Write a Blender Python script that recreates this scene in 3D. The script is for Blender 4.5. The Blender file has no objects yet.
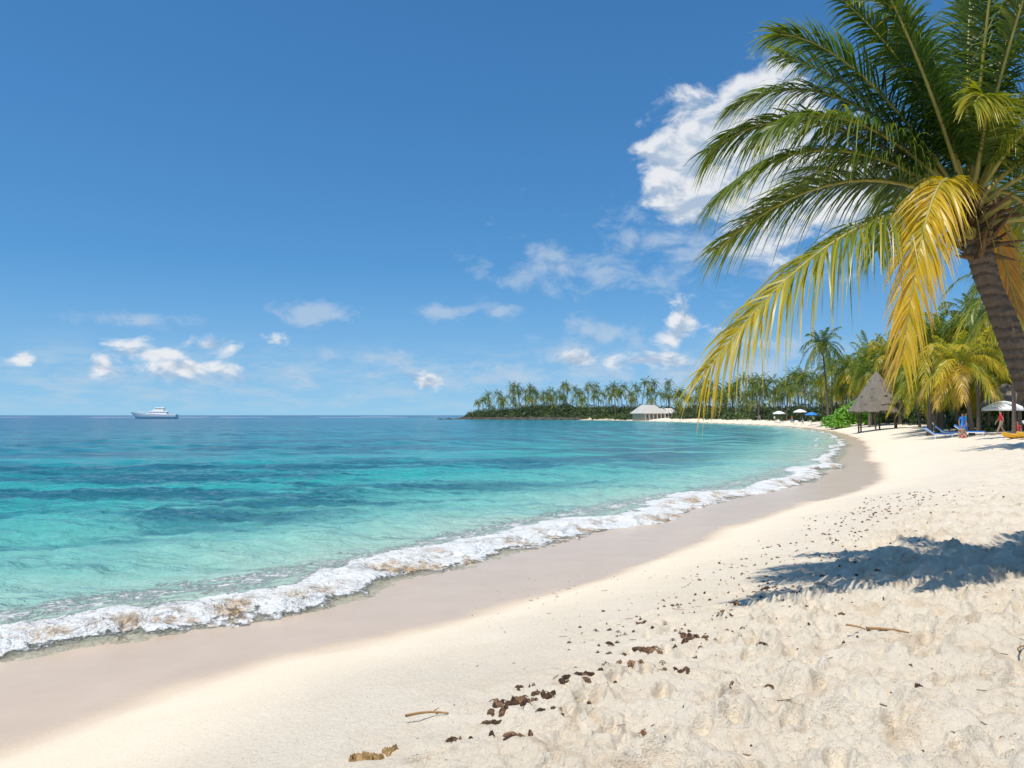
import bpy, math, random
import numpy as np
from mathutils import Vector
random.seed(7); rng=np.random.default_rng(7)
sc=bpy.context.scene
sc.view_settings.view_transform='Standard'; sc.view_settings.look='None'; sc.view_settings.exposure=0

# ---------------------------------------------------------------- noise
_T=rng.random((8,256,256))
def vn(x,y,s=0):
    xi=np.floor(x).astype(int); yi=np.floor(y).astype(int); fx=x-xi; fy=y-yi
    u=fx*fx*fx*(fx*(fx*6-15)+10); v=fy*fy*fy*(fy*(fy*6-15)+10); T=_T[s%8]
    a=T[xi&255,yi&255]; b=T[(xi+1)&255,yi&255]; c=T[xi&255,(yi+1)&255]; d=T[(xi+1)&255,(yi+1)&255]
    return (a*(1-u)+b*u)*(1-v)+(c*(1-u)+d*u)*v
def fbm(x,y,o=4,s=0):
    r=0; a=.5; n=0
    for i in range(o):
        r=r+a*vn(x,y,s+i); n+=a; a*=.5
        x,y=(x*1.6-y*1.2)+17.3,(x*1.2+y*1.6)+5.1
    return r/n
def sm(a,b,x):
    t=np.clip((x-a)/(b-a),0,1); return t*t*(3-2*t)

# ---------------------------------------------------------------- shoreline (metres)
ctrl=[(-160,-420),(-60,-120),(-16,-12),(-9.5,0),(-6.6,5.2),(-5.18,8.06),(-4.25,9.34),(-2.83,10.64),(-1.7,12.06),(-.21,14.1),(1.91,17.3),
 (5.0,21.8),(9.0,27),(13.0,33.6),(18.1,44.2),(26,62),(36.3,88),(47.8,124),(59.5,175),(62,234),(58,306),(49,362),(20,415),(-12,440),(-27,458),
 (-24,500),(40,620),(400,1100),(1500,2200)]
def catmull(P,n=8):
    P=[np.array(p,float) for p in P]; out=[]
    for i in range(1,len(P)-2):
        for k in range(n):
            t=k/n; p0,p1,p2,p3=P[i-1:i+3]
            out.append(.5*((2*p1)+(-p0+p2)*t+(2*p0-5*p1+4*p2-p3)*t*t+(-p0+3*p1-3*p2+p3)*t**3))
    out.append(P[-2]); return np.array([P[0]]+out+[P[-1]])
SH=catmull(ctrl)
POLY=np.vstack([SH,[(6000,2200),(6000,-420)]])
def sdf(x,y):
    x=np.asarray(x,float); y=np.asarray(y,float)
    best=np.full(x.shape,1e18); arc=np.zeros(x.shape); acc=0
    for i in range(len(SH)-1):
        ax,ay=SH[i]; bx,by=SH[i+1]; dx,dy=bx-ax,by-ay; L2=dx*dx+dy*dy
        t=np.clip(((x-ax)*dx+(y-ay)*dy)/L2,0,1)
        d=(x-ax-t*dx)**2+(y-ay-t*dy)**2
        m=d<best; L=math.sqrt(L2); best=np.where(m,d,best); arc=np.where(m,acc+t*L,arc); acc+=L
    ins=np.zeros(x.shape,bool); n=len(POLY)
    for i in range(n):
        ax,ay=POLY[i]; bx,by=POLY[(i+1)%n]
        if ay==by: continue
        c=((ay>y)!=(by>y))&(x<(bx-ax)*(y-ay)/(by-ay)+ax); ins^=c
    return np.where(ins,1,-1)*np.sqrt(best),arc
def base_h(s,x,y):
    land=np.where(s<2.5,.04*s,.1+1.35*(1-np.exp(-(np.maximum(s,2.5)-2.5)/6.0)))
    land=land+sm(20,60,s)*1.5*sm(150,300,y)+sm(8,40,s)*2.5*sm(360,440,y)
    sea=np.maximum(.07*s,-3.5)
    return np.where(s>0,land,sea)
NA=720
def polar(fa,ca,rad):
    a=np.radians(np.concatenate([np.linspace(-180,-fa,ca)[:-1],np.linspace(-fa,fa,NA),np.linspace(fa,180,ca)[1:]]))
    A,R=np.meshgrid(a,rad); return R*np.sin(A),R*np.cos(A)
def gridfaces(nr,nc):
    i=np.arange(nr-1)[:,None]*nc+np.arange(nc-1)[None,:]
    i=i.ravel(); return np.stack([i,i+1,i+nc+1,i+nc],1)
def mk(name,V,F,mats,attrs={},fm=None,smooth=True,link=True):
    me=bpy.data.meshes.new(name); V=np.asarray(V,np.float32); F=np.asarray(F,np.int32)
    me.vertices.add(len(V)); me.vertices.foreach_set('co',V.ravel())
    me.loops.add(F.size); me.loops.foreach_set('vertex_index',F.ravel())
    me.polygons.add(len(F)); me.polygons.foreach_set('loop_start',np.arange(len(F),dtype=np.int32)*4)
    if fm is not None: me.polygons.foreach_set('material_index',np.asarray(fm,np.int32))
    me.polygons.foreach_set('use_smooth',np.full(len(F),smooth))
    me.update(calc_edges=True)
    for k,v in attrs.items():
        at=me.attributes.new(k,'FLOAT','POINT'); at.data.foreach_set('value',np.asarray(v,np.float32).ravel())
    for m in mats: me.materials.append(m)
    if not link: return me
    ob=bpy.data.objects.new(name,me); sc.collection.objects.link(ob); return ob

# ---------------------------------------------------------------- node helper
class NT:
    def __init__(s,tree): s.t=tree; s.n=tree.nodes; s.l=tree.links
    def _in(s,sock,v):
        if isinstance(v,bpy.types.NodeSocket): s.l.new(v,sock)
        else: sock.default_value=v
    def node(s,typ,props={},**ins):
        n=s.n.new(typ)
        for k,v in props.items(): setattr(n,k,v)
        for k,v in ins.items(): s._in(n.inputs[k.replace('_',' ')],v)
        return n
    def math(s,op,a,b=0.0,c=None,clamp=False):
        n=s.n.new('ShaderNodeMath'); n.operation=op; n.use_clamp=clamp
        s._in(n.inputs[0],a); s._in(n.inputs[1],b)
        if c is not None: s._in(n.inputs[2],c)
        return n.outputs[0]
    def vmath(s,op,a,b=(0,0,0),c=None,out=0):
        n=s.n.new('ShaderNodeVectorMath'); n.operation=op; s._in(n.inputs[0],a); s._in(n.inputs[1],b)
        if c is not None: s._in(n.inputs[2],c)
        return n.outputs[out]
    def ramp(s,f,a,b,lo=0.0,hi=1.0):
        n=s.n.new('ShaderNodeMapRange'); n.interpolation_type='SMOOTHSTEP'
        s._in(n.inputs[0],f); n.inputs[1].default_value=a; n.inputs[2].default_value=b; n.inputs[3].default_value=lo; n.inputs[4].default_value=hi
        return n.outputs[0]
    def cramp(s,f,stops):
        n=s.n.new('ShaderNodeValToRGB'); s._in(n.inputs[0],f); e=n.color_ramp.elements
        while len(e)<len(stops): e.new(.5)
        for i,(p,c) in enumerate(stops): e[i].position=p; e[i].color=(*c,1)
        return n.outputs[0]
    def mix(s,f,a,b,bt='MIX'):
        n=s.n.new('ShaderNodeMix'); n.data_type='RGBA'; n.blend_type=bt; s._in(n.inputs[0],f)
        for k,v in ((6,a),(7,b)):
            if isinstance(v,tuple): n.inputs[k].default_value=(*v,1) if len(v)==3 else v
            else: s.l.new(v,n.inputs[k])
        return n.outputs[2]
    def noise(s,vec,scale,detail=4,rough=.5,dist=0.0):
        n=s.n.new('ShaderNodeTexNoise'); s.l.new(vec,n.inputs['Vector'])
        n.inputs['Scale'].default_value=scale; n.inputs['Detail'].default_value=detail; n.inputs['Roughness'].default_value=rough; n.inputs['Distortion'].default_value=dist
        return n.outputs[0]
    def attr(s,name): 
        n=s.n.new('ShaderNodeAttribute'); n.attribute_name=name; return n.outputs['Fac']
    def mapping(s,vec,scale=(1,1,1),rot=(0,0,0),loc=(0,0,0)):
        n=s.n.new('ShaderNodeMapping'); s.l.new(vec,n.inputs[0]); n.inputs['Scale'].default_value=scale; n.inputs['Rotation'].default_value=rot; n.inputs['Location'].default_value=loc; return n.outputs[0]
    def bump(s,h,strength,dist,normal=None):
        n=s.n.new('ShaderNodeBump'); s.l.new(h,n.inputs['Height']); n.inputs['Strength'].default_value=strength; n.inputs['Distance'].default_value=dist
        if normal is not None: s.l.new(normal,n.inputs['Normal'])
        return n.outputs[0]
def newmat(name):
    m=bpy.data.materials.new(name); m.use_nodes=True; t=NT(m.node_tree); b=t.n['Principled BSDF']; o=t.n['Material Output']
    return m,t,b,o
def simple(name,col,rough=.6,var=.15,scale=6,metal=0,bump=0):
    m,t,b,o=newmat(name); tc=t.n.new('ShaderNodeTexCoord').outputs['Object']
    n=t.noise(tc,scale,3,.6)
    d=tuple(c*(1-var*2) for c in col); l=tuple(min(1,c*(1+var)) for c in col)
    t.l.new(t.mix(n,d,l),b.inputs['Base Color']); b.inputs['Roughness'].default_value=rough; b.inputs['Metallic'].default_value=metal
    if bump: t.l.new(t.bump(t.noise(tc,scale*4,4,.6),.6,bump),b.inputs['Normal'])
    return m

# ---------------------------------------------------------------- world
SUN=Vector((-.20,-.24,.9)).normalized()
w=bpy.data.worlds.new('World'); sc.world=w; w.use_nodes=True; t=NT(w.node_tree)
sky=t.n.new('ShaderNodeTexSky'); sky.sky_type='NISHITA'; sky.sun_disc=False
sky.sun_elevation=math.asin(SUN.z); sky.sun_rotation=math.atan2(SUN.x,SUN.y); sky.air_density=1.0; sky.dust_density=.3; sky.ozone_density=2.0; sky.altitude=0
tc=t.n.new('ShaderNodeTexCoord').outputs['Generated']
sep=t.n.new('ShaderNodeSeparateXYZ'); t.l.new(tc,sep.inputs[0])
# bluer, less yellow horizon: read the sky a little above the true horizon
cb_=t.n.new('ShaderNodeCombineXYZ'); t.l.new(sep.outputs[0],cb_.inputs[0]); t.l.new(sep.outputs[1],cb_.inputs[1])
t.l.new(t.math('ADD',t.math('MULTIPLY',t.math('MAXIMUM',sep.outputs[2],0.0),.90),.100),cb_.inputs[2])
t.l.new(t.vmath('NORMALIZE',cb_.outputs[0]),sky.inputs[0])
DG=180/math.pi
az=t.math('MULTIPLY',t.math('ARCTAN2',sep.outputs[0],sep.outputs[1]),DG)
el=t.math('MULTIPLY',t.math('ARCSINE',sep.outputs[2]),DG)
ae=t.n.new('ShaderNodeCombineXYZ'); t.l.new(az,ae.inputs[0]); t.l.new(el,ae.inputs[1]); aeo=ae.outputs[0]
cvo=t.vmath('MULTIPLY',aeo,(.1,.16,1))
n1=t.noise(cvo,3.1,8,.60,.35)
n1b=t.noise(t.vmath('ADD',cvo,(-.035,.09,0)),3.1,3,.55,.35)   # same field sampled nearer the sun
white=[(-25.4,4.3,1.6,.9),(-24.3,4.0,2.2,.55),(-20.6,4.6,1.9,.65),(-22.5,3.2,3.2,.5),(12.4,6.5,1.4,1.2),(11.6,5.6,1.6,.7),(-5.9,2.4,1.0,.5),(-16.6,5.2,1.0,.5),(-31.5,3.5,.6,.4),(-27.4,3.1,.6,.7),(9.5,3.8,2.6,.5),(4.6,4.0,1.4,.5),(-50,9,9,2.2),(60,14,12,4),(180,12,30,4)]
bigc=[(13.6,18.0,4.0,3.3),(11.6,17.8,2.6,2.0),(12.8,15.6,3.0,2.2),(16.5,17.2,5.5,4.0),(20.5,14.6,6.0,3.2),(18,20.6,3.4,2.6)]
grey=[(2.4,10.4,4.2,1.5),(6.0,10.2,2.6,1.0),(-14.2,7.2,3.2,.7),(7.2,5.9,2.4,1.3),(4.2,4.1,3.6,1.2),(-4.8,7.4,2.2,.45),(-.9,7.4,1.6,.5),(-25.6,6.2,3.6,.5),(-10,4.1,3.2,.5),(14,3.2,8,1.2),(16,12.0,9,2.6),(15.5,4.9,4,.9),(-22,2.6,8,.6),(0,2.8,8,.7)]
def blobs(lst,g=1.3):
    r=None
    for a,e,ra,re in lst:
        ra*=g; re*=g*1.08
        d=t.vmath('LENGTH',t.vmath('MULTIPLY_ADD',aeo,(1/ra,1/re,0),(-a/ra,-e/re,0)),out=1)
        r=d if r is None else t.math('MINIMUM',r,d)
    return t.math('SUBTRACT',1.0,t.math('MINIMUM',r,2.0))
n0=t.math('SUBTRACT',n1,.5); nn=t.math('MULTIPLY',n0,4.0)
wm=t.math('ADD',t.math('MULTIPLY',blobs(white,1.35),1.15),nn); gm=t.math('ADD',blobs(grey,1.45),nn)
bm=t.math('ADD',t.math('MULTIPLY',blobs(bigc,1.3),1.9),t.math('MULTIPLY',n0,3.4))
wm=t.math('MAXIMUM',wm,bm)
wa=t.ramp(wm,.10,1.0); ga=t.ramp(gm,.05,1.2,0,.60)
band=t.math('MULTIPLY',t.ramp(t.noise(t.vmath('MULTIPLY',cvo,(1.1,2.6,1)),2.6,6,.64),.40,.68),t.math('MULTIPLY',t.ramp(el,-.3,1.0),t.ramp(el,2.6,5.8,1,0)))
band=t.math('MULTIPLY',band,.62)
shade=t.ramp(t.math('ADD',t.math('SUBTRACT',n1,n1b),t.math('MULTIPLY',t.math('SUBTRACT',.8,wm),.05)),-.12,.07)
hs=t.node('ShaderNodeHueSaturation',Hue=.494,Saturation=1.20,Value=1.25,Color=sky.outputs[0]).outputs[0]
hs=t.mix(1.0,hs,(.67,.98,1.15),'MULTIPLY')
hs=t.mix(t.ramp(el,0,11,.34,0),hs,(4.3,6.1,7.9))
ccol=t.mix(shade,(4.6,5.7,7.2),(8.9,9.1,9.4)); gcol=t.mix(shade,(3.4,4.8,6.8),(5.6,6.7,8.1))
c=t.mix(band,hs,(4.9,6.6,8.2)); c=t.mix(ga,c,gcol); c=t.mix(t.math('MULTIPLY',wa,.94),c,ccol)
bg=t.n['Background']; t.l.new(c,bg.inputs[0]); bg.inputs[1].default_value=.095
try: w.cycles.sampling_method='MANUAL'; w.cycles.sample_map_resolution=256
except Exception as e_: print(e_)
sd=bpy.data.lights.new('sun','SUN'); sd.energy=4.3; sd.angle=math.radians(.5); sd.color=(1,.945,.85)
so=bpy.data.objects.new('sun',sd); sc.collection.objects.link(so); so.rotation_euler=SUN.to_track_quat('Z','Y').to_euler(); so.location=(0,0,50)

# ---------------------------------------------------------------- camera
cd=bpy.data.cameras.new('camera'); cd.sensor_width=36; cd.lens=28; cd.clip_end=20000; cd.clip_start=.05
cam=bpy.data.objects.new('camera',cd); sc.collection.objects.link(cam); cam.location=(0,0,2.5); cam.rotation_euler=(math.radians(92.23),0,0); sc.camera=cam

# ---------------------------------------------------------------- sand / terrain
rad=np.concatenate([np.linspace(.05,2.4,14),np.geomspace(2.45,30,520),np.geomspace(30.8,9000,160)])
X,Y=polar(42,30,rad); shp=X.shape
S,ARC=sdf(X,Y)
R=np.hypot(X,Y)
Z=base_h(S,X,Y)
Z+=.25*(fbm(X*.05,Y*.05,3,1)-.5)*sm(6,16,S)
Z+=.03*(fbm(X*.5,Y*.5,3,2)-.5)*sm(0,4,S)
edge=S+1.8*(fbm(X*.35,Y*.35,3,3)-.5)
tramp=sm(4.6,7.0,edge)*sm(90,40,R)
Z+=tramp*(.16*(fbm(X*1.5,Y*1.5,3,4)-.5)+.18*(fbm(X*4.0,Y*4.0,3,5)-.45)+.08*(fbm(X*12,Y*12,3,6)-.5)*sm(30,12,R))
Z+=sm(3,4.5,edge)*.012*(fbm(X*7,Y*7,3,1)-.5)
nearm=(R<24)&(R>1)&(S>3.2)&(Y>0)
xs,ys,zs=X[nearm],Y[nearm],Z[nearm].copy()
def foot(px,py,a,dep,l=.145,wd=.058):
    m=np.where((abs(xs-px)<.35)&(abs(ys-py)<.35))[0]
    if not len(m): return
    dx,dy=xs[m]-px,ys[m]-py; u=(dx*math.cos(a)+dy*math.sin(a))/l; v=(-dx*math.sin(a)+dy*math.cos(a))/(wd*(1+.25*u))
    r=np.sqrt(u*u+v*v); zs[m]+=-dep*(1-sm(.5,1.1,r))+dep*.5*np.exp(-((r-1.25)/.25)**2)
for path in range(34):
    x0=rng.uniform(0,10); y0=rng.uniform(2,16); a=rng.uniform(.5,1.3)+(math.pi if rng.random()<.5 else 0)
    for i in range(int(rng.integers(6,20))):
        sgn=1 if i%2 else -1; px=x0-math.sin(a)*.1*sgn; py=y0+math.cos(a)*.1*sgn
        foot(px,py,a+rng.normal(0,.12),rng.uniform(.03,.07)); x0+=math.cos(a)*.62; y0+=math.sin(a)*.62; a+=rng.normal(0,.08)
for i in range(1100):
    foot(rng.uniform(.3,10),rng.uniform(2.5,15),rng.uniform(0,6.28),rng.uniform(.015,.065),rng.uniform(.06,.19),rng.uniform(.04,.12))
mask=sm(4.2,6.2,edge[nearm]); Z[nearm]=Z[nearm]*(1-mask)+zs*mask
wl=2.6-1.0*sm(25,60,R)
wet=1-sm(-.45,.35,S-wl+.9*(fbm(ARC*.25,ARC*0+.5,2,2)-.5)+.5*(fbm(X*.9,Y*.9,3,5)-.5))
damp=1-sm(2.6,5.0,edge)
veg=sm(13,18,S+6*(fbm(X*.1,Y*.1,3,6)-.5))*sm(45,75,Y)
sand,t,b,o=newmat('sand'); P=t.n.new('ShaderNodeTexCoord').outputs['Object']
aw,ad,av,at_=t.attr('wet'),t.attr('damp'),t.attr('veg'),t.attr('trampled')
dry=t.mix(t.noise(P,1.3,5,.6),(.77,.65,.485),(.92,.82,.665))
mot=t.math('MULTIPLY',t.ramp(t.noise(P,2.2,7,.72,.4),.48,.68),t.math('MULTIPLY',at_,.6))
dry=t.mix(mot,dry,(.62,.455,.28))
dry=t.mix(t.ramp(t.noise(P,60,3,.7),.57,.74),dry,(.46,.33,.20))
dry=t.mix(t.math('MULTIPLY',ad,.45),dry,(.77,.635,.46))
wc=t.mix(t.noise(P,1.2,4,.6),(.56,.41,.275),(.68,.52,.365))
col=t.mix(aw,dry,wc); col=t.mix(av,col,t.mix(t.noise(P,.8,4),(.06,.07,.03),(.20,.16,.09)))
t.l.new(col,b.inputs['Base Color'])
t.l.new(t.ramp(aw,.2,1,.9,.24),b.inputs['Roughness']); t.l.new(t.math('ADD',.1,t.math('MULTIPLY',aw,.22)),b.inputs['Specular IOR Level'])
h=t.math('ADD',t.noise(P,24,6,.68),t.math('MULTIPLY',t.noise(P,150,2,.6),.3))
h=t.math('MULTIPLY',h,t.math('SUBTRACT',1.0,t.math('MULTIPLY',t.math('MAXIMUM',aw,t.math('MULTIPLY',ad,.8)),.96)))
t.l.new(t.bump(h,.85,.045),b.inputs['Normal'])
V=np.stack([X,Y,Z],-1).reshape(-1,3)
mk('beach_sand',V,gridfaces(*shp),[sand],{'wet':wet,'damp':damp,'veg':veg,'trampled':tramp})
def gh(x,y):
    s,_=sdf(np.array([x]),np.array([y])); return float(base_h(s,np.array([x]),np.array([y]))[0])
q=(R<26)&(R>2)&(Y>0); xs0,ys0,zs0=X[q],Y[q],Z[q]
def near_h(x,y):
    m=np.where((abs(xs0-x)<.12)&(abs(ys0-y)<.12))[0]
    if not len(m): return gh(x,y)
    i=m[np.argmin((xs0[m]-x)**2+(ys0[m]-y)**2)]; return float(zs0[i])

# ---------------------------------------------------------------- sea
rad=np.concatenate([np.geomspace(4,45,500),np.geomspace(45.8,12000,180)])
X,Y=polar(44,24,rad); shp=X.shape
S,ARC=sdf(X,Y); R=np.hypot(X,Y)
fars=sm(22,60,R)
wob=(1.5*(fbm(ARC*.35,ARC*0,3,2)-.5)+.9*(fbm(X*1.4,Y*1.4,3,3)-.5))
s2=S+wob
lod=sm(60,20,R)
crest=-.6+.3*(vn(ARC*.2,ARC*0+3,1)-.5)
dcr=s2-crest
prof=np.where(dcr>0,np.exp(-(dcr/.45)**2),np.exp(-(dcr/1.0)**2))
amp=.14*(.1+1.5*fbm(ARC*.3,ARC*0+7,3,4))
Z=amp*prof*sm(200,60,R)
foamd=np.exp(-((s2+.45)/.9)**2)
Z+=foamd*lod*(.09*(fbm(X*5,Y*5,4,5)-.5)+.05*(fbm(X*19,Y*19,3,6)-.5)*sm(25,12,R))
sw=S*1.0+3*(fbm(X*.06,Y*.06,2,1)-.5)
off=sm(-.8,-4,S)
Z+=off*sm(900,100,R)*(.07*np.sin(sw*1.1+2*vn(X*.1,Y*.1,2))*fbm(X*.08,Y*.08,2,3)*2)
Z+=off*(.15*(fbm(X*.7,Y*.7,3,4)-.5)+.15*(fbm(X*2.3+3,Y*2.3,3,2)-.5)*sm(60,25,R))*sm(150,50,R)
c2=-2.6+1.0*(fbm(ARC*.12,ARC*0+9,2,5)-.5); g2=sm(.45,.6,fbm(ARC*.1,ARC*0+4,2,6))*sm(17,24,R)
Z+=.06*np.exp(-((S-c2)/.4)**2)*g2
fw=.98*(1-.5*fars)*(.55+.9*fbm(ARC*.5,ARC*0+2,3,7))
foam=1.12*np.exp(-((s2+.55)/fw)**2)*(1-.22*fars)
foam=np.maximum(foam,.70*np.exp(-((S-c2)/.4)**2)*g2)
foam=np.maximum(foam,.60*np.exp(-((S+1.9)/1.3)**2)*(1-.4*fars))
reef=np.exp(-((Y-(1500+250*(fbm(X*.002,X*0,2,1)-.5)))/60)**2)*sm(.42,.6,fbm(X*.012,Y*.002,3,2))*sm(60,-100,X)
reef=np.maximum(reef,np.exp(-((Y-900)/30)**2)*sm(.42,.55,fbm(X*.02,Y*.0+1,2,5))*sm(20,-80,X))
sea,t,b,o=newmat('sea_water'); P=t.n.new('ShaderNodeTexCoord').outputs['Object']
aS=t.attr('shore'); aF=t.attr('foam'); aR=t.attr('reef')
big=t.noise(t.mapping(P,rot=(0,0,-.1),scale=(.5,1,1)),.035,4,.6,.6)
patch=t.noise(t.mapping(P,rot=(0,0,.10),scale=(.33,1,1),loc=(3,1,0)),.16,7,.70,.6)
patch2=t.noise(t.mapping(P,rot=(0,0,.25),scale=(.4,1,1),loc=(9,4,0)),.55,5,.66,.5)
dep=t.math('MULTIPLY',aS,t.math('ADD',.5,big))
dl=t.math('MULTIPLY',t.math('LOGARITHM',t.math('ADD',t.math('MAXIMUM',dep,0.0),1.0),math.e),1/7.0)
col=t.cramp(dl,[(0,(.62,.62,.47)),(.14,(.47,.61,.48)),(.27,(.21,.53,.45)),(.40,(.045,.40,.37)),(.52,(.008,.27,.30)),(.64,(.004,.185,.25)),(.74,(.003,.095,.18)),(.88,(.003,.05,.14))])
pm=t.math('MULTIPLY',t.ramp(patch,.44,.56),t.math('MULTIPLY',t.ramp(dl,.24,.34),t.ramp(dl,.62,.85,1,.45)))
col=t.mix(t.math('MULTIPLY',pm,.88),col,(.012,.11,.16))
pm2=t.math('MULTIPLY',t.ramp(patch2,.50,.64),t.math('MULTIPLY',t.ramp(dl,.20,.30),t.ramp(dl,.42,.6,1,0)))
col=t.mix(t.math('MULTIPLY',pm2,.5),col,(.03,.22,.25))
lp=t.math('MULTIPLY',t.ramp(patch,.43,.32),t.math('MULTIPLY',t.ramp(dl,.3,.5),t.ramp(dl,.6,.8,1,0)))
col=t.mix(t.math('MULTIPLY',lp,.5),col,(.05,.50,.45))
fn=t.noise(P,2.6,7,.72,.6); fn2=t.noise(P,12,4,.62,.3)
fv=t.math('ADD',t.math('MULTIPLY',fn,.66),t.math('MULTIPLY',fn2,.34))
fm=t.ramp(t.math('SUBTRACT',t.math('ADD',aF,t.math('MULTIPLY',fv,2.1)),1.50),0.02,.26)
vor=t.n.new('ShaderNodeTexVoronoi'); vor.feature='DISTANCE_TO_EDGE'; t.l.new(t.vmath('ADD',P,t.vmath('MULTIPLY',t.node('ShaderNodeTexNoise',Vector=P,Scale=1.6).outputs[1],(.9,.9,0))),vor.inputs['Vector']); vor.inputs['Scale'].default_value=1.9
lace=t.math('MULTIPLY',t.ramp(vor.outputs[0],.09,.0),t.math('MULTIPLY',t.ramp(aS,5,.8),t.ramp(fn,.42,.62)))
fm=t.math('MAXIMUM',fm,t.math('MULTIPLY',lace,.4)); 
brown=t.math('MULTIPLY',t.ramp(t.noise(P,1.2,6,.74),.47,.60),t.ramp(aS,1.0,.05))
fcol=t.mix(brown,(.86,.86,.83),t.mix(t.ramp(fn2,.40,.60),(.22,.12,.05),(.68,.50,.31)))
fcol=t.mix(t.ramp(fn2,.36,.56,.32,0),fcol,(.60,.57,.48))
rf=t.ramp(aR,.25,.7)
col=t.mix(fm,col,fcol); col=t.mix(rf,col,(.8,.82,.82))
t.l.new(col,b.inputs['Base Color'])
allf=t.math('MAXIMUM',fm,rf)
t.l.new(t.ramp(allf,0,1,.14,.85),b.inputs['Roughness']); b.inputs['IOR'].default_value=1.33
t.l.new(t.ramp(allf,0,1,.26,.1),b.inputs['Specular IOR Level'])
wv=t.noise(t.mapping(P,rot=(0,0,.6),scale=(.7,1.3,1)),1.6,6,.66,.3)
wv2=t.noise(t.mapping(P,rot=(0,0,.1),scale=(.4,1,1)),.35,3,.6,.3)
nb=t.bump(wv,.9,.34); nb=t.bump(wv2,.9,1.2,nb); nb=t.bump(t.math('MULTIPLY',fv,fm),1.0,.10,nb)
t.l.new(nb,b.inputs['Normal'])
tr=t.n.new('ShaderNodeBsdfTransparent'); tr.inputs[0].default_value=(.97,.99,.97,1); mx=t.n.new('ShaderNodeMixShader')
alpha=t.math('MAXIMUM',t.ramp(aS,-.3,1.6,.5,1),fm)
t.l.new(alpha,mx.inputs[0]); t.l.new(tr.outputs[0],mx.inputs[1]); t.l.new(b.outputs[0],mx.inputs[2]); t.l.new(mx.outputs[0],o.inputs[0])
V=np.stack([X,Y,Z],-1).reshape(-1,3); F=gridfaces(*shp)
keep=(S.ravel()[F].min(1)<2.0); F=F[keep]
used=np.unique(F); remap=np.zeros(len(V),int); remap[used]=np.arange(len(used))
mk('sea_water',V[used],remap[F],[sea],{'shore':-s2.ravel()[used],'foam':foam.ravel()[used],'reef':reef.ravel()[used]})

# ---------------------------------------------------------------- mesh builder
class MB:
    def __init__(s): s.V=[];s.F=[];s.M=[];s.T=[];s.n=0
    def add(s,v,f,mat=0,tint=0.):
        v=np.asarray(v,float).reshape(-1,3); f=np.asarray(f,int).reshape(-1,4)
        s.V.append(v); s.F.append(f+s.n); s.M.append(np.full(len(f),mat)); s.T.append(np.broadcast_to(np.asarray(tint,float).ravel(),(len(v),)) if np.size(tint) in(1,len(v)) else np.zeros(len(v))); s.n+=len(v)
    def arrays(s): return np.vstack(s.V),np.vstack(s.F),np.concatenate(s.M),np.concatenate(s.T)
    def merge(s,arr,loc,rot,scale):
        v,f,m,tt=arr; c,sn=math.cos(rot),math.sin(rot); v=v*scale
        v=np.stack([v[:,0]*c-v[:,1]*sn,v[:,0]*sn+v[:,1]*c,v[:,2]],1)+np.array(loc)
        s.V.append(v); s.F.append(f+s.n); s.M.append(m); s.T.append(tt); s.n+=len(v)
    def build(s,name,mats,smooth=True,link=True):
        v,f,m,tt=s.arrays(); return mk(name,v,f,mats,{'tint':tt},m,smooth,link)
    def tube(s,P,r,k=8,mat=0,tint=0.):
        P=np.asarray(P,float); r=np.broadcast_to(np.asarray(r,float),(len(P),)); T=np.gradient(P,axis=0); T/=np.linalg.norm(T,axis=1)[:,None]+1e-9
        ref=np.array([0,0,1.]) if abs(T[0][2])<.8 else np.array([0,1.,0])
        A=np.cross(T,ref); A/=np.linalg.norm(A,axis=1)[:,None]; B=np.cross(T,A)
        th=np.linspace(0,2*np.pi,k,endpoint=False)
        v=P[:,None]+r[:,None,None]*(A[:,None]*np.cos(th)[None,:,None]+B[:,None]*np.sin(th)[None,:,None])
        i=np.arange(len(P)-1)[:,None]*k; j=np.arange(k)[None]; j2=(j+1)%k
        f=np.stack([i+j,i+j2,i+k+j2,i+k+j],-1).reshape(-1,4)
        s.add(v,f,mat,tint)
    def box(s,c,d,mat=0,taper=(1,1),shift=(0,0),tint=0.):
        x,y,z=c; a,b_,h=d[0]/2,d[1]/2,d[2]; tx,ty=taper; sx,sy=shift
        v=[(x-a,y-b_,z),(x+a,y-b_,z),(x+a,y+b_,z),(x-a,y+b_,z)]+[(x+sx-a*tx,y+sy-b_*ty,z+h),(x+sx+a*tx,y+sy-b_*ty,z+h),(x+sx+a*tx,y+sy+b_*ty,z+h),(x+sx-a*tx,y+sy+b_*ty,z+h)]
        s.add(v,[(3,2,1,0),(4,5,6,7),(0,1,5,4),(1,2,6,5),(2,3,7,6),(3,0,4,7)],mat,tint)
    def leaves(s,n,rad,size,mat,cen=(0,0,0),shell=.55):
        d=rng.normal(size=(n,3)); d/=np.linalg.norm(d,axis=1)[:,None]; d[:,2]=np.abs(d[:,2])*1.0-.15
        rr=(shell+(1-shell)*rng.random(n))*(.75+.5*vn(d[:,0]*2.5+40,d[:,1]*2.5+40,3)+.15*rng.random(n)); p=d*rr[:,None]*np.array(rad)+np.array(cen)
        nrm=d+rng.normal(0,.55,(n,3))+np.array([0,0,.4]); nrm/=np.linalg.norm(nrm,axis=1)[:,None]
        a=np.cross(nrm,rng.normal(size=(n,3))); a/=np.linalg.norm(a,axis=1)[:,None]; b_=np.cross(nrm,a); sz=size*(.6+.8*rng.random(n))[:,None]
        v=np.stack([p-a*sz,p+b_*sz*.45,p+a*sz,p-b_*sz*.45],1)
        tb=rng.uniform(0,.5); tt=np.repeat(np.clip(tb+rng.random(n)*.5,0,1),4)
        s.add(v,np.arange(4*n).reshape(n,4),mat,tt)

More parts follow.
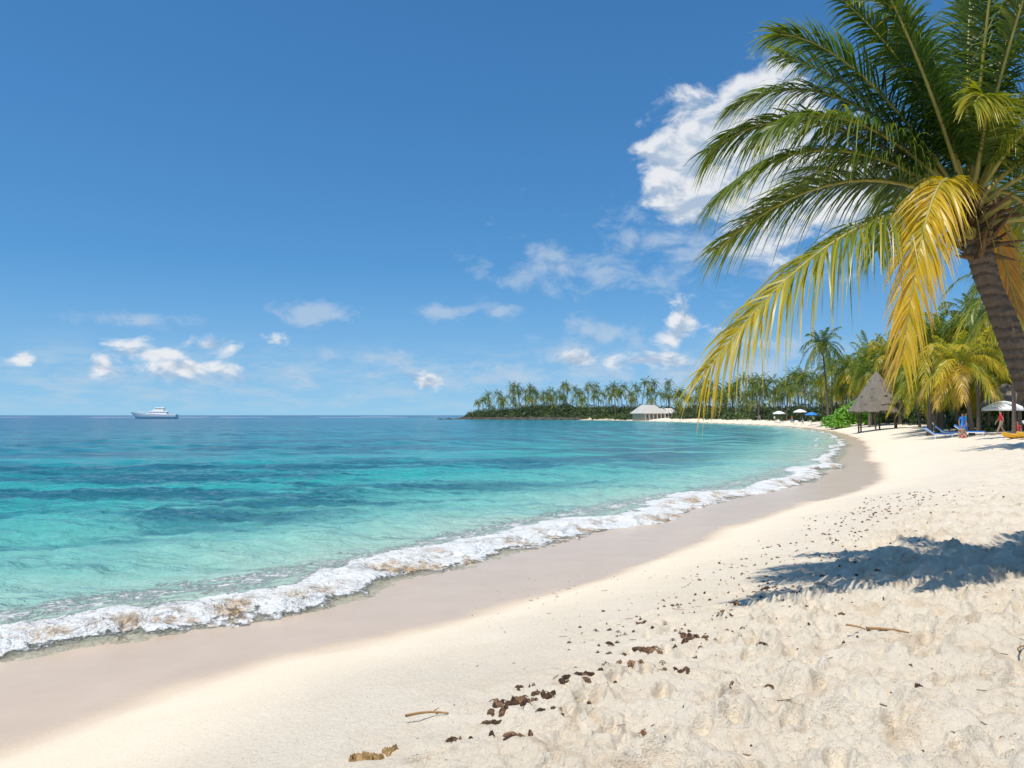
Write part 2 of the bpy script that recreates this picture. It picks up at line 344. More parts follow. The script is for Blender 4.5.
def frond(mb,P0,M,P2,n=70,L=.8,w=.02,tint=.2,segs=3,mat=1,rmat=2,droop=.45,rr=.028,roll=0.,t0=.14,ang=(72,28),tipy=.16):
    P0,M,P2=[np.array(p,float) for p in (P0,M,P2)]; P1=2*M-.5*(P0+P2)
    t=np.linspace(t0,1,n); B=lambda t:((1-t)**2)[:,None]*P0+(2*t*(1-t))[:,None]*P1+(t**2)[:,None]*P2
    pos=B(t); T=(2*(1-t))[:,None]*(P1-P0)+(2*t)[:,None]*(P2-P1); T/=np.linalg.norm(T,axis=1)[:,None]
    side=np.cross(P2-P0,np.array([0,0,1.])); 
    pl=np.cross(P1-P0,P2-P0)
    if np.linalg.norm(pl)>.15*np.linalg.norm(P1-P0)*np.linalg.norm(P2-P0): side=pl
    side/=np.linalg.norm(side)+1e-9
    side=np.broadcast_to(side,T.shape); N=np.cross(side,T); N/=np.linalg.norm(N,axis=1)[:,None]
    ro=(roll*(.3+t))[:,None]; side2=side*np.cos(ro)+N*np.sin(ro); N=np.cross(side2,T); side=side2
    if N[:,2].mean()<0: N=-N
    for sg in (-1,1):
        A=np.radians(ang[0]+(ang[1]-ang[0])*t)+rng.normal(0,.08,n)
        ln=L*np.clip(np.sin(np.pi*(.14+.76*t)),.05,1)**.6*(.85+.22*rng.random(n))
        d=T*np.cos(A)[:,None]+sg*side*np.sin(A)[:,None]+N*(.22+rng.normal(0,.10,n))[:,None]; d/=np.linalg.norm(d,axis=1)[:,None]
        wv=T*np.sin(A)[:,None]-sg*side*np.cos(A)[:,None]+N*rng.normal(0,.45,n)[:,None]; wv/=np.linalg.norm(wv,axis=1)[:,None]
        q=np.linspace(0,1,segs+1); dr=droop*(.7+.6*rng.random(n))
        p=pos[:,None]+d[:,None]*(ln[:,None]*q*(1-.18*dr[:,None]*q))[:,:,None]; p[:,:,2]-=(dr*ln)[:,None]*q**2
        hw=w*np.where(q<.15,.7,1)*(1-q**1.6*.93)
        v=np.stack([p-wv[:,None]*hw[None,:,None],p+wv[:,None]*hw[None,:,None]],2)
        b0=np.arange(n)[:,None]*(segs+1)*2+np.arange(segs)[None]*2
        f=np.stack([b0,b0+1,b0+3,b0+2],-1)
        tt=np.clip(tint+rng.normal(0,.08,n)[:,None]+.18*q[None]**2+tipy*(t[:,None]-.5),0,1)
        mb.add(v,f,mat,np.repeat(tt.ravel(),2))
    tr=np.linspace(0,1,14); mb.tube(B(tr),rr*(1-.9*tr)+.004,5,rmat,min(1,tint+.35))

# ---------------------------------------------------------------- palm materials
leaf,t,b,o=newmat('palm_leaf'); a=t.attr('tint'); P=t.n.new('ShaderNodeTexCoord').outputs['Object']
g=t.cramp(a,[(0,(.030,.08,.014)),(.25,(.095,.155,.022)),(.45,(.24,.28,.03)),(.65,(.54,.44,.035)),(.85,(.74,.54,.05)),(1,(.58,.38,.12))])
g=t.mix(t.ramp(t.noise(P,2.5,3),.3,.7,0,.22),g,(.06,.10,.02)); t.l.new(g,b.inputs['Base Color']); b.inputs['Roughness'].default_value=.36
b.inputs['Specular IOR Level'].default_value=.4
tl=t.n.new('ShaderNodeBsdfTranslucent'); t.l.new(t.node('ShaderNodeHueSaturation',Hue=.49,Saturation=1.1,Value=1.6,Color=g).outputs[0],tl.inputs[0])
mx=t.n.new('ShaderNodeMixShader'); mx.inputs[0].default_value=.42; t.l.new(b.outputs[0],mx.inputs[1]); t.l.new(tl.outputs[0],mx.inputs[2]); t.l.new(mx.outputs[0],o.inputs[0])
rach=simple('palm_rachis',(.42,.36,.08),.5,.3,3)
bark,t,b,o=newmat('palm_bark'); P=t.n.new('ShaderNodeTexCoord').outputs['Object']
wv=t.n.new('ShaderNodeTexWave'); wv.bands_direction='Z'; t.l.new(P,wv.inputs[0]); wv.inputs['Scale'].default_value=3.1; wv.inputs['Distortion'].default_value=5.5; wv.inputs['Detail'].default_value=5; wv.inputs['Detail Roughness'].default_value=.7
nz=t.noise(t.mapping(P,scale=(6,6,1.8)),4,6,.72)
cc=t.mix(nz,(.06,.042,.032),(.36,.28,.21)); cc=t.mix(t.ramp(wv.outputs[1],.3,.05,0,.5),cc,(.05,.03,.022)); t.l.new(cc,b.inputs['Base Color']); b.inputs['Roughness'].default_value=.9
t.l.new(t.bump(t.math('ADD',t.math('MULTIPLY',nz,2.0),wv.outputs[1]),1.0,.03),b.inputs['Normal'])
fibre=simple('palm_fibre',(.20,.12,.055),.95,.4,14,bump=.02)
nut=simple('coconut_husk',(.30,.24,.05),.5,.3,5)
PM=[bark,leaf,rach,fibre,nut]

# main palm
mb=MB(); C=np.array([4.46,7.7,4.52]); K=.86
base=np.array([5.95,7.9,1.0])
tt=np.linspace(0,1,180); Pc=np.array([4.82,7.75,3.05])
tp=((1-tt)**2)[:,None]*base+(2*tt*(1-tt))[:,None]*Pc+(tt**2)[:,None]*(C+[.02,0,-.12])
tp[:,0]+=.012*np.sin(tt*21); tp[:,1]+=.012*np.cos(tt*17)
rr=.112+.08*np.exp(-tt*12)-.008*tt+.012*((tt*42+.35*np.sin(tt*60))%1)+.004*np.sin(tt*31)
mb.tube(tp,rr,22,0)
D_=(72,28)
fr=[ # mid, tip, tint, L, roll, angles
 ((-1.60,-.25,-.42),(-3.10,-.4,-1.90),.44,.90,.30,(68,28)),
 ((-.68,-.55,.0),(-1.18,-.8,-1.80),.72,.62,.2,(60,24)),
 ((-1.30,.45,.42),(-2.65,.8,-.30),.22,.90,-.2,D_),
 ((-1.50,.15,.72),(-2.75,.3,.20),.20,.90,.15,D_),
 ((-1.45,.6,1.20),(-2.65,1.0,1.0),.16,.90,-.1,D_),
 ((-1.25,.0,.98),(-2.3,-.1,.85),.22,.85,.3,D_),
 ((-1.20,.5,1.45),(-2.35,.9,1.55),.14,.9,.2,D_),
 ((-1.05,.3,1.65),(-1.95,.5,2.25),.15,.9,0,D_),
 ((-.75,-.3,1.7),(-1.5,-.6,2.8),.18,.85,.2,D_),
 ((-.90,.6,1.5),(-1.7,1.2,2.3),.12,.9,-.3,D_),
 ((-.35,.3,1.8),(-.8,.6,3.3),.12,.85,-.2,D_),
 ((-.50,-.1,1.5),(-1.15,-.2,2.4),.2,.85,.4,D_),
 ((-.15,.5,1.6),(-.35,1.0,2.9),.12,.9,.2,D_),
 ((.1,-.2,1.8),(.15,-.5,3.3),.2,.85,.3,D_),
 ((.25,.4,1.7),(.55,.8,3.0),.14,.9,-.3,D_),
 ((.5,.2,1.7),(1.1,.4,3.0),.18,.85,0,D_),
 ((.7,-.1,1.3),(1.5,-.3,2.0),.22,.85,.2,D_),
 ((.9,-.2,1.5),(1.9,-.5,2.3),.2,.85,.2,D_),
 ((1.2,.2,1.2),(2.6,.3,1.1),.22,.85,0,D_),
 ((1.0,.4,.9),(2.1,.8,.5),.2,.85,.2,D_),
 ((1.4,-.3,.8),(2.8,-.6,-.3),.3,.85,0,D_),
 ((1.2,-.7,.2),(2.1,-1.1,-1.6),.5,.8,0,(60,24)),
 ((1.1,.6,.1),(2.0,1.1,-1.6),.5,.8,0,D_),
 ((-.05,-.45,.95),(-.45,-.90,.85),.36,.62,.3,(62,26)),
 ((.55,-.8,.9),(1.1,-1.7,.5),.38,.7,-.4,D_),
 ((.1,1.3,.8),(.2,2.7,.1),.2,.85,0,D_),
 ((-.8,1.1,.9),(-1.6,2.3,.5),.2,.85,0,D_),
 ((.9,1.1,.8),(1.8,2.2,.1),.2,.85,0,D_),
 ((.3,-.3,1.7),(.5,-.7,2.8),.24,.8,.3,D_),
 ((-.4,.2,1.4),(-1.2,.4,2.6),.12,.8,-.5,D_),
 ((.45,.35,-.1),(.85,.5,-1.1),.90,.45,.4,(50,20)),
]
for m,tip,ti,L,ro,an in fr:
    m=np.array(m)*K;tip=np.array(tip)*K; d=m/np.linalg.norm(m)
    frond(mb,C+d*.08,C+m,C+tip,n=124,L=L*K,w=.0125,tint=ti,segs=4,roll=ro,droop=.35+.45*rng.random(),rr=.022,ang=an,tipy=.5 if .41<ti<.6 else .22)
    bd=np.array([m[0],m[1],abs(m[2])*.5+.3]); bd/=np.linalg.norm(bd); q=np.linspace(0,1,6)[:,None]
    mb.tube(C+np.array([0,0,-.22])+bd*q*.5+np.array([0,0,-.1])*q*q,np.linspace(.052,.022,6),7,3 if rng.random()<.6 else 2,.8)
for i in range(60):
    a_=rng.uniform(0,6.28); z0=rng.uniform(-.5,.05); d=np.array([math.cos(a_),math.sin(a_),rng.uniform(-.4,.9)]); q=np.linspace(0,1,5)[:,None]; l=rng.uniform(.12,.34)
    mb.tube(C+np.array([.09*math.cos(a_)+.02-z0*.12,.09*math.sin(a_),z0])+d*q*l,np.linspace(.03,.008,5),5,3)
for i in range(18):
    a_=rng.uniform(0,6.28); d=np.array([math.cos(a_)*.8,math.sin(a_)*.8,.35]); q=np.linspace(0,1,8)[:,None]
    mb.tube(C+d*q*.5+np.array([0,0,-.65])*q*q,np.linspace(.011,.004,8),4,2,.9)
def ball(mb,c,r,mat,k=10,m=7,sc_=(1,1,1)):
    th=np.linspace(0,np.pi,m); ph=np.linspace(0,2*np.pi,k,endpoint=False)
    v=np.array([[(math.sin(a)*math.cos(b_)*r*sc_[0]+c[0],math.sin(a)*math.sin(b_)*r*sc_[1]+c[1],math.cos(a)*r*sc_[2]+c[2]) for b_ in ph] for a in th])
    i=np.arange(m-1)[:,None]*k; j=np.arange(k)[None]; j2=(j+1)%k
    mb.add(v,np.stack([i+j,i+k+j,i+k+j2,i+j2],-1).reshape(-1,4),mat)
for i in range(5):
    a_=rng.uniform(0,6.28); ball(mb,C+np.array([.18*math.cos(a_),.18*math.sin(a_),-.2-.1*rng.random()]),.055,4,sc_=(1,1,1.2))
mb.build('palm_tree',PM)

def palm_arr(H,lean,nf,n,segs,w,seed,ty,k=8,fl=2.7,L=.75):
    mb=MB(); q=np.linspace(0,1,12 if k>5 else 5)
    P=np.stack([lean*q**1.6,0*q,H*q],1); mb.tube(P,.14+.1*np.exp(-q*10)-.04*q,k,0)
    c=P[-1]
    for i in range(nf):
        a_=i*2.399+rng.normal(0,.2); u=(i+.5)/nf; e=1.35-u*1.85+rng.normal(0,.1)
        h=np.array([math.cos(a_),math.sin(a_),0]); l=fl*rng.uniform(.85,1.15)
        m=c+h*l*.5*math.cos(e*.75)+np.array([0,0,l*.5*math.sin(e)+.15]); tip=c+h*l*(.35+.6*math.cos(e))+np.array([0,0,l*(.95*math.sin(e)-.55*(1-abs(math.sin(e)))-.1)])
        frond(mb,c,m,tip,n=n,L=L,w=w,tint=np.clip(ty+.45*(u>.75)*rng.random()+rng.normal(0,.07),0,1),segs=segs,droop=.6,rr=.025)
    return mb.arrays()
mids=[]
for i,(H,ln,ty) in enumerate([(7.5,1.0,.20),(9.5,-.8,.14),(6.2,.5,.26),(4.4,1.0,.32),(4.6,.8,.50)]):
    v,f,m,tt=palm_arr(H,ln,30,30,2,.042,i,ty,fl=3.2,L=.9); mids.append((mk('palm_mid_%d'%i,v,f,PM,{'tint':tt},m,True,False),H))
def place_palm(x,y,kind,crown_z,rot):
    me,H=mids[kind]; z=gh(x,y)-.1; s=(crown_z-z)/H; ob=bpy.data.objects.new('palm_tree',me); sc.collection.objects.link(ob)
    ob.location=(x,y,z); ob.scale=(max(.85,min(1.35,s)),)*2+(max(.6,s),); ob.rotation_euler=(0,0,rot)
for x,y,kd,cz,ro in [(25.4,38,0,8.6,3.1),(31.5,50,1,9.0,1.0),(34.6,60,4,6.0,3.2),(35.6,68,2,8.6,.5),(39.5,62,0,8.2,4),(41.5,70,2,7.0,2),(43,80,1,9.4,5),(47,88,0,9.8,1.2),(41.5,78,3,5.8,2.2),(44,66,3,5.6,1.2),(49,78,2,7.6,.2),(46,74,3,4.8,2),(53,86,3,5.2,.7),(52,98,2,6.6,3.2),(38.4,72,3,5.4,1.0),(41.5,74,4,5.0,.2),(59.5,150,1,15.2,.3),(50,92,1,10.6,2.2),(45.5,84,0,8.0,3.3),(56,124,1,10.5,3.0),(52,116,0,8.2,1.0)]:
    place_palm(x,y,kd,cz,ro)
def blocks_hut(x,y): return y<104 and abs(x/y-.460)<.048
cand=rng.uniform([30,64],[150,185],(1200,2)); s_,_=sdf(cand[:,0],cand[:,1]); chosen=[]
for (x,y),s in sorted(zip(cand.tolist(),s_.tolist()),key=lambda p:p[1]):
    if not(9.5<s<44) or x>.72*y or blocks_hut(x,y): continue
    if any((x-a)**2+(y-b_)**2<14 for a,b_ in chosen): continue
    chosen.append((x,y))
    if len(chosen)>88: break
for x,y in chosen: place_palm(x,y,int(rng.choice([0,1,2,3,0,1,2,3,4])),rng.uniform(5.2,10.2)+.012*(y-60),rng.uniform(0,6.28))
lows=[palm_arr(H,ln,17,9,1,.15,i,ty,k=5,fl=2.9,L=1.0) for i,(H,ln,ty) in enumerate([(10,1,.12),(12,-1.6,.06),(7.5,.6,.22)])]
far=MB(); cand=rng.uniform([-40,180],[230,560],(6000,2)); s_,_=sdf(cand[:,0],cand[:,1]); ch=[]
for (x,y),s in sorted(zip(cand.tolist(),s_.tolist()),key=lambda p:p[1]):
    if s<(9 if y<350 else 6) or s>60 or x>.5*y: continue
    if 40<x<68 and 325<y<356: continue
    if any((x-a)**2+(y-b_)**2<(24 if y<330 else 66) for a,b_ in ch): continue
    ch.append((x,y)); k=int(rng.integers(0,3)); far.merge(lows[k],(x,y,gh(x,y)-.2),rng.uniform(0,6.28),rng.uniform(.6,1.2)*(1.0 if y<340 else 1.22))
    if len(ch)>270: break
far.build('distant_palm_trees',PM)
bush,t,b,o=newmat('shrub_leaf'); a=t.attr('tint'); g=t.cramp(a,[(0,(.014,.04,.009)),(.5,(.05,.09,.02)),(1,(.15,.20,.035))]); t.l.new(g,b.inputs['Base Color']); b.inputs['Roughness'].default_value=.5
tl=t.n.new('ShaderNodeBsdfTranslucent'); t.l.new(g,tl.inputs[0]); mx=t.n.new('ShaderNodeMixShader'); mx.inputs[0].default_value=.3; t.l.new(b.outputs[0],mx.inputs[1]); t.l.new(tl.outputs[0],mx.inputs[2]); t.l.new(mx.outputs[0],o.inputs[0])
ug=MB(); cand=rng.uniform([30,62],[240,400],(7000,2)); s_,_=sdf(cand[:,0],cand[:,1]); ch=[]
for (x,y),s in sorted(zip(cand.tolist(),s_.tolist()),key=lambda p:p[1]):
    if s<(12.5 if y<180 else 10) or s>60 or x>.76*y: continue
    if 40<x<68 and 325<y<356: continue
    if (x-47)**2+(y-101)**2<20 or (x-57.5)**2+(y-122)**2<12: continue
    if any((x-a)**2+(y-b_)**2<(11 if y<180 else 24) for a,b_ in ch): continue
    ch.append((x,y)); r=rng.uniform(2.2,4.2); 
    ug.leaves(400 if y<180 else 200,(r,r,r*rng.uniform(.7,1.5)),.33 if y<180 else .45,0,(x,y,gh(x,y)+.2))
    if len(ch)>370: break
cand=rng.uniform([-45,350],[150,540],(4000,2)); s_,_=sdf(cand[:,0],cand[:,1]); ch=[]
for (x,y),s in sorted(zip(cand.tolist(),s_.tolist()),key=lambda p:p[1]):
    if s<4 or s>45 : continue
    if 40<x<72 and y<362: continue
    if any((x-a)**2+(y-b_)**2<20 for a,b_ in ch): continue
    ch.append((x,y)); r=rng.uniform(2.6,5.0)*(.7+.45*min(1,s/20)); ug.leaves(240,(r*1.1,r,r*rng.uniform(.5,1.3)*(.7+.8*float(vn(np.array([x*.07]),np.array([y*.02]),2)[0]))),.5,0,(x,y,gh(x,y)+.2))
    if len(ch)>250: break
ug.build('shrubbery',[bush],smooth=False)
sg=MB()
for i in range(36):
    x=55.3+rng.uniform(-3.4,3.4); y=130+rng.uniform(-2,2); sg.leaves(200,(1.3,1.3,1.2),.2,0,(x,y,gh(x,y)+rng.uniform(.3,3.2)*(1-abs(x-55.3)/4.8)))
sgm,t,b,o=newmat('sea_grape_leaf'); a=t.attr('tint'); g=t.cramp(a,[(0,(.07,.20,.01)),(1,(.24,.50,.03))]); t.l.new(g,b.inputs['Base Color']); b.inputs['Roughness'].default_value=.4
sg.build('sea_grape_bush',[sgm],smooth=False)
rk=MB()
for i in range(190):
    j=rng.uniform(0,1); x=-29+j*60+rng.normal(0,1.5); 
    yy=np.linspace(395,480,80); ss,_=sdf(np.full(80,x),yy); y=(float(yy[np.argmax(ss>0)]) if (ss>0).any() else 458)+rng.normal(0,1.4); r=rng.uniform(.6,2.0)
    k,m=9,6; th=np.linspace(0,np.pi,m); ph=np.linspace(0,2*np.pi,k,endpoint=False); A,B=np.meshgrid(th,ph,indexing='ij'); q=r*(.7+.5*rng.random((m,k)))
    v=np.stack([x+q*np.sin(A)*np.cos(B)*1.3,y+q*np.sin(A)*np.sin(B),.2+q*np.cos(A)*.65],-1); ii=np.arange(m-1)[:,None]*k; jj=np.arange(k)[None]; j2=(jj+1)%k
    rk.add(v,np.stack([ii+jj,ii+k+jj,ii+k+j2,ii+j2],-1).reshape(-1,4))
for i in range(26):
    x=-30-abs(rng.normal(0,9)); y=456+rng.normal(0,3); r=rng.uniform(.4,1.0); k,m=9,6; th=np.linspace(0,np.pi,m); ph=np.linspace(0,2*np.pi,k,endpoint=False); A,B=np.meshgrid(th,ph,indexing='ij'); q=r*(.7+.5*rng.random((m,k)))
    v=np.stack([x+q*np.sin(A)*np.cos(B)*1.8,y+q*np.sin(A)*np.sin(B),.0+q*np.cos(A)*.7],-1); ii=np.arange(m-1)[:,None]*k; jj=np.arange(k)[None]; j2=(jj+1)%k
    rk.add(v,np.stack([ii+jj,ii+k+jj,ii+k+j2,ii+j2],-1).reshape(-1,4))
rk.build('rocks',[simple('rock',(.12,.095,.07),.9,.4,.8)],smooth=False)

# ---------------------------------------------------------------- parts helper
def empty(name,loc=(0,0,0),rot=0,s=1):
    e=bpy.data.objects.new(name,None); sc.collection.objects.link(e); e.location=loc; e.rotation_euler=(0,0,rot); e.scale=(s,)*3; return e
def part(mb,name,parent,mats,smooth=False):
    ob=mb.build(name,mats,smooth); ob.parent=parent; return ob
white=simple('white_paint',(.88,.88,.87),.45,.01,2); glass=simple('dark_glass',(.08,.09,.11),.1,.1,2)
# ---------------------------------------------------------------- yacht
B=empty('motor_yacht',(-252,565,0),math.radians(6),1.0)
h=MB(); n=30; u=np.linspace(0,1,n); L=28
x=(u-.5)*L
bow=1-u
half=3.6*np.clip(np.sin(np.pi*(.5*(np.clip(u/.62,0,1)))),0,1)**.8; half[0]=.03
sheer=2.9+1.7*bow**2; keel=-.6+.9*bow**4
sec=[(0,keel),(.62,keel*.4+.1),(.92,.7+.4*bow),(1.0,sheer)]
prof=[(-.86,3),(-1.0,2),(-.75,1),(0,0),(.75,1),(1.0,2),(.86,3)]
v=np.array([[(x[i]-(1.8*bow[i]**3)*sec[k][1][i]*.45,p*half[i],sec[k][1][i]) for p,k in prof] for i in range(n)])
h.add(v,gridfaces(n,7)); 
dk=np.stack([v[:,0],v[:,6]],1)+np.array([0,0,-.15]); h.add(dk,gridfaces(n,2))
h.add([v[-1,0],v[-1,1],v[-1,5],v[-1,6]],[(0,1,2,3)]); h.add([v[-1,1],v[-1,2],v[-1,4],v[-1,5]],[(0,1,2,3)])
part(h,'hull',B,[white],True)
s=MB(); s.tube(np.array([[x[i]-.3,-half[i]*.9-.02,sheer[i]-.5] for i in range(n)]),.04,6); s.tube(np.array([[x[i]-.3,half[i]*.9+.02,sheer[i]-.5] for i in range(n)]),.04,6); part(s,'rubbing_strake',B,[glass])
c=MB(); c.box((.8,0,2.7),(14,5.4,1.6),0,(.93,.84)); c.box((1.0,0,4.3),(12.2,4.5,.6),1,(.92,.93),(.4,0)); c.box((2.0,0,4.9),(12.6,4.9,.5),0,(.97,.88))
c.box((1.6,0,5.4),(7.4,4.2,1.3),0,(.88,.78),(.3,0)); c.box((2.0,0,6.7),(6.0,3.2,.55),1,(.84,.9),(.5,0)); c.box((2.7,0,7.25),(6.2,3.6,.45),0,(.95,.85)); 
for k in range(6):
    for sg in (-1,1): c.box((-3.9+k*2.05,sg*2.26,4.3),(.9,.1,.6),0)
part(c,'superstructure',B,[white,glass])
f=MB(); 
for sg in (-1,1):
    f.tube([(3.0,sg*1.5,7.6),(4.2,sg*1.3,8.9)],.16,6); f.tube([(-12.5,sg*.7,5.1),(-9,sg*2.0,4.8),(-6,sg*2.7,4.3)],.06,5)
    for k in range(5): f.tube([(-12+k*1.4,sg*(.8+.42*k),5.07-.12*k),(-12+k*1.4,sg*(.8+.42*k),3.8)],.05,4)
f.tube([(4.2,-1.4,8.9),(4.2,1.4,8.9)],.2,6); f.tube([(4.3,0,8.9),(4.6,0,11.2)],np.array([.14,.05]),6); f.box((4.3,0,9.0),(1.1,1.1,.5),0,(.8,.8)); f.tube([(12.8,0,2.6),(13.6,0,4.8)],.06,5)
part(f,'mast_and_rails',B,[white])

# ---------------------------------------------------------------- far beach house
def house(name,loc,rot,w,d,hw,hr):
    e=empty(name,loc,rot)
    a=MB(); a.box((0,0,-1),(w,d,hw+1),0); part(a,'walls',e,[simple('cream_wall',(.45,.38,.28),.8)])
    r=MB(); o_=.9
    v=[(-w/2-o_,-d/2-o_,hw-.25),(w/2+o_,-d/2-o_,hw-.25),(w/2-1.5,0,hw+hr),(-w/2+1.5,0,hw+hr),(-w/2-o_,d/2+o_,hw-.25),(w/2+o_,d/2+o_,hw-.25)]
    r.add(v,[(0,1,2,3),(5,4,3,2)]); r.add([v[0],v[3],v[4],v[4]],[(0,1,2,3)]); r.add([v[1],v[5],v[2],v[2]],[(0,1,2,3)]); part(r,'roof',e,[simple('pale_roof',(.62,.58,.50),.6,.12,.5)])
    wn=MB()
    for k in range(5): wn.box((-w/2+w*(k+.5)/5,-d/2-.03,.6 if k!=2 else 0),(w*.1,.08,1.5 if k!=2 else 2.1),0)
    part(wn,'windows_and_door',e,[glass])
    ps=MB()
    for k in range(6): ps.tube([(-w/2+w*k/5,-d/2-.75,-1),(-w/2+w*k/5,-d/2-.75,hw-.2)],.12,6)
    part(ps,'porch_posts',e,[white])
house('beach_house',(59,345,gh(59,345)),.55,11,8,2.8,3.4)
house('beach_house',(68,352,gh(68,352)),-.5,8,7,2.2,2.0)

# ---------------------------------------------------------------- thatch huts, parasols, loungers
thm=simple('thatch',(.28,.235,.18),.95,.35,9,bump=.05); wood=simple('timber',(.16,.10,.06),.8,.3,5)
def thatch_hut(loc,r,ht,hp,rot=0):
    e=empty('thatched_hut',loc,rot); a=MB(); k=28
    for j in range(5):
        q0=j/5; q1=(j+1)/5+.05; th=np.linspace(0,2*np.pi,k,endpoint=False); r0=r*q0**.85*1.0+.05; r1=r*min(q1,1.03)**.85
        z0=hp+(ht-hp)*(1-q0)+.05; z1=hp+(ht-hp)*(1-q1)
        jr=r1*(1+.06*rng.normal(size=k)); zz=z1+.08*rng.normal(size=k)
        v=np.vstack([np.stack([r0*np.cos(th),r0*np.sin(th),np.full(k,z0)],1),np.stack([jr*np.cos(th),jr*np.sin(th),zz],1)]); jj=np.arange(k); a.add(v,np.stack([jj,(jj+1)%k,k+(jj+1)%k,k+jj],1))
        for s_ in range(120):
            an=rng.uniform(0,6.28); l=.35; a.tube([(r1*.95*math.cos(an),r1*.95*math.sin(an),z1+.12),(r1*1.05*math.cos(an),r1*1.05*math.sin(an),z1-l*rng.uniform(.3,1))],np.array([.03,.008]),3)
    part(a,'thatch_roof',e,[thm]); p=MB()
    for i in range(6): an=i*math.pi/3; p.tube([(r*.78*math.cos(an),r*.78*math.sin(an),-.5),(r*.76*math.cos(an),r*.76*math.sin(an),hp+.5)],.1,7)
    part(p,'posts',e,[wood]); return e
thatch_hut((46.3,101,gh(46.3,101)),3.1,7.4,2.6)
thatch_hut((41.0,66,gh(41.0,66)),1.9,3.9,2.2)
thatch_hut((57.5,122,gh(57.5,122)),2.6,5.6,2.6)
def parasol(loc,r,ht,mat):
    e=empty('beach_umbrella',loc); a=MB(); k=8
    th=np.linspace(0,2*np.pi,k*3,endpoint=False); rings=[]
    for q in np.linspace(.02,1,7): rr_=r*q*(1-.045*q*(1-np.abs(np.cos(th*k/2)))); rings.append(np.stack([rr_*np.cos(th),rr_*np.sin(th),ht-.55*r*.7*q**1.7-.05*q*np.abs(np.sin(th*k/2))],1))
    v=np.array(rings); K_=len(th); i=np.arange(6)[:,None]*K_; j=np.arange(K_)[None]; j2=(j+1)%K_; a.add(v,np.stack([i+j,i+j2,i+K_+j2,i+K_+j],-1).reshape(-1,4))
    vl=rings[-1]; a.add(np.vstack([vl,vl+np.array([0,0,-.14])]),np.stack([np.arange(K_),(np.arange(K_)+1)%K_,K_+(np.arange(K_)+1)%K_,K_+np.arange(K_)],1))
    part(a,'canopy',e,[mat]); p=MB(); p.tube([(0,0,-.3),(0,0,ht+.12)],.03,7)
    for i in range(8): an=i*math.pi/4; p.tube([(0,0,ht-.6),(r*.6*math.cos(an),r*.6*math.sin(an),ht-.16*r)],.012,4)
    part(p,'pole_and_ribs',e,[wood])
def lounger(loc,rot,mat):
    e=empty('sun_lounger',loc,rot); f=MB()
    for sg in (-1,1): f.tube([(-.95,sg*.3,.32),(.35,sg*.3,.32),(.95,sg*.3,.78)],.025,6)
    for xx in (-.85,.3):
        for sg in (-1,1): f.tube([(xx,sg*.3,.32),(xx,sg*.32,-.05)],.022,6)
    part(f,'frame',e,[white]); c=MB(); P=np.array([(-.95,.34),(0,.35),(.33,.36),(.65,.6),(.95,.82)])
    v=np.array([[(x_,-.29,z_),(x_,.29,z_),] for x_,z_ in P]); c.add(v,gridfaces(5,2)); c.add(v+np.array([0,0,.06]),gridfaces(5,2)); ed=v
    for sd_ in (0,1): c.add(np.stack([v[:,sd_],v[:,sd_]+np.array([0,0,.06])],1),gridfaces(5,2))
    part(c,'cushion',e,[mat])
cw=simple('white_canvas',(.80,.80,.78),.7,.04); cb=simple('blue_cloth',(.03,.26,.78),.7,.1); cr=simple('red_cloth',(.70,.04,.03),.7,.1); cy=simple('yellow_plastic',(.85,.48,.03),.35,.06); cg=simple('teal_cloth',(.05,.40,.5),.7); ck=simple('khaki_cloth',(.3,.25,.17),.8)
parasol((37.0,60,gh(37,60)),1.45,2.45,cw); parasol((67,200,gh(67,200)),1.6,2.9,cw); parasol((68.7,190,gh(68.7,190)),1.6,3.0,cw); parasol((62,165,gh(62,165)),1.3,2.7,cb)
for x,y,r,m in [(33.2,60.5,2.6,cb),(33.0,57.5,2.5,cb),(38.2,58,1.9,cw),(66,196,2,cw),(64,180,1,cw),(47,88,2.2,cw),(31.8,59.5,2.9,cb)]: lounger((x,y,gh(x,y)),r,m)
def kayak(loc,rot):
    e=empty('kayak',loc,rot); a=MB(); n=18; u=np.linspace(-1,1,n); k=14; th=np.linspace(0,2*np.pi,k,endpoint=False); hw=.38*(1-u**2)**.6+.01
    v=np.array([[(1.7*u[i],hw[i]*math.cos(q),.2+.22*u[i]**4+(.2*math.sin(q) if math.sin(q)<0 else .12*math.sin(q))*(hw[i]/.38)**.5) for q in th] for i in range(n)])
    i=np.arange(n-1)[:,None]*k; j=np.arange(k)[None]; j2=(j+1)%k; a.add(v,np.stack([i+j,i+j2,i+k+j2,i+k+j],-1).reshape(-1,4)); part(a,'hull',e,[cy],True)
    c=MB(); q=np.linspace(0,2*np.pi,17); c.tube(np.stack([.45*np.cos(q)-.1,.24*np.sin(q),np.full(17,.33)],1),.03,6); c.tube(np.stack([.3*np.cos(q)+1.0,.13*np.sin(q),np.full(17,.33)],1),.02,6); part(c,'cockpit_rim',e,[glass],True)
kayak((31.2,49.2,gh(31.2,49.2)),.5); kayak((31.6,48.2,gh(31.6,48.2)),.42)

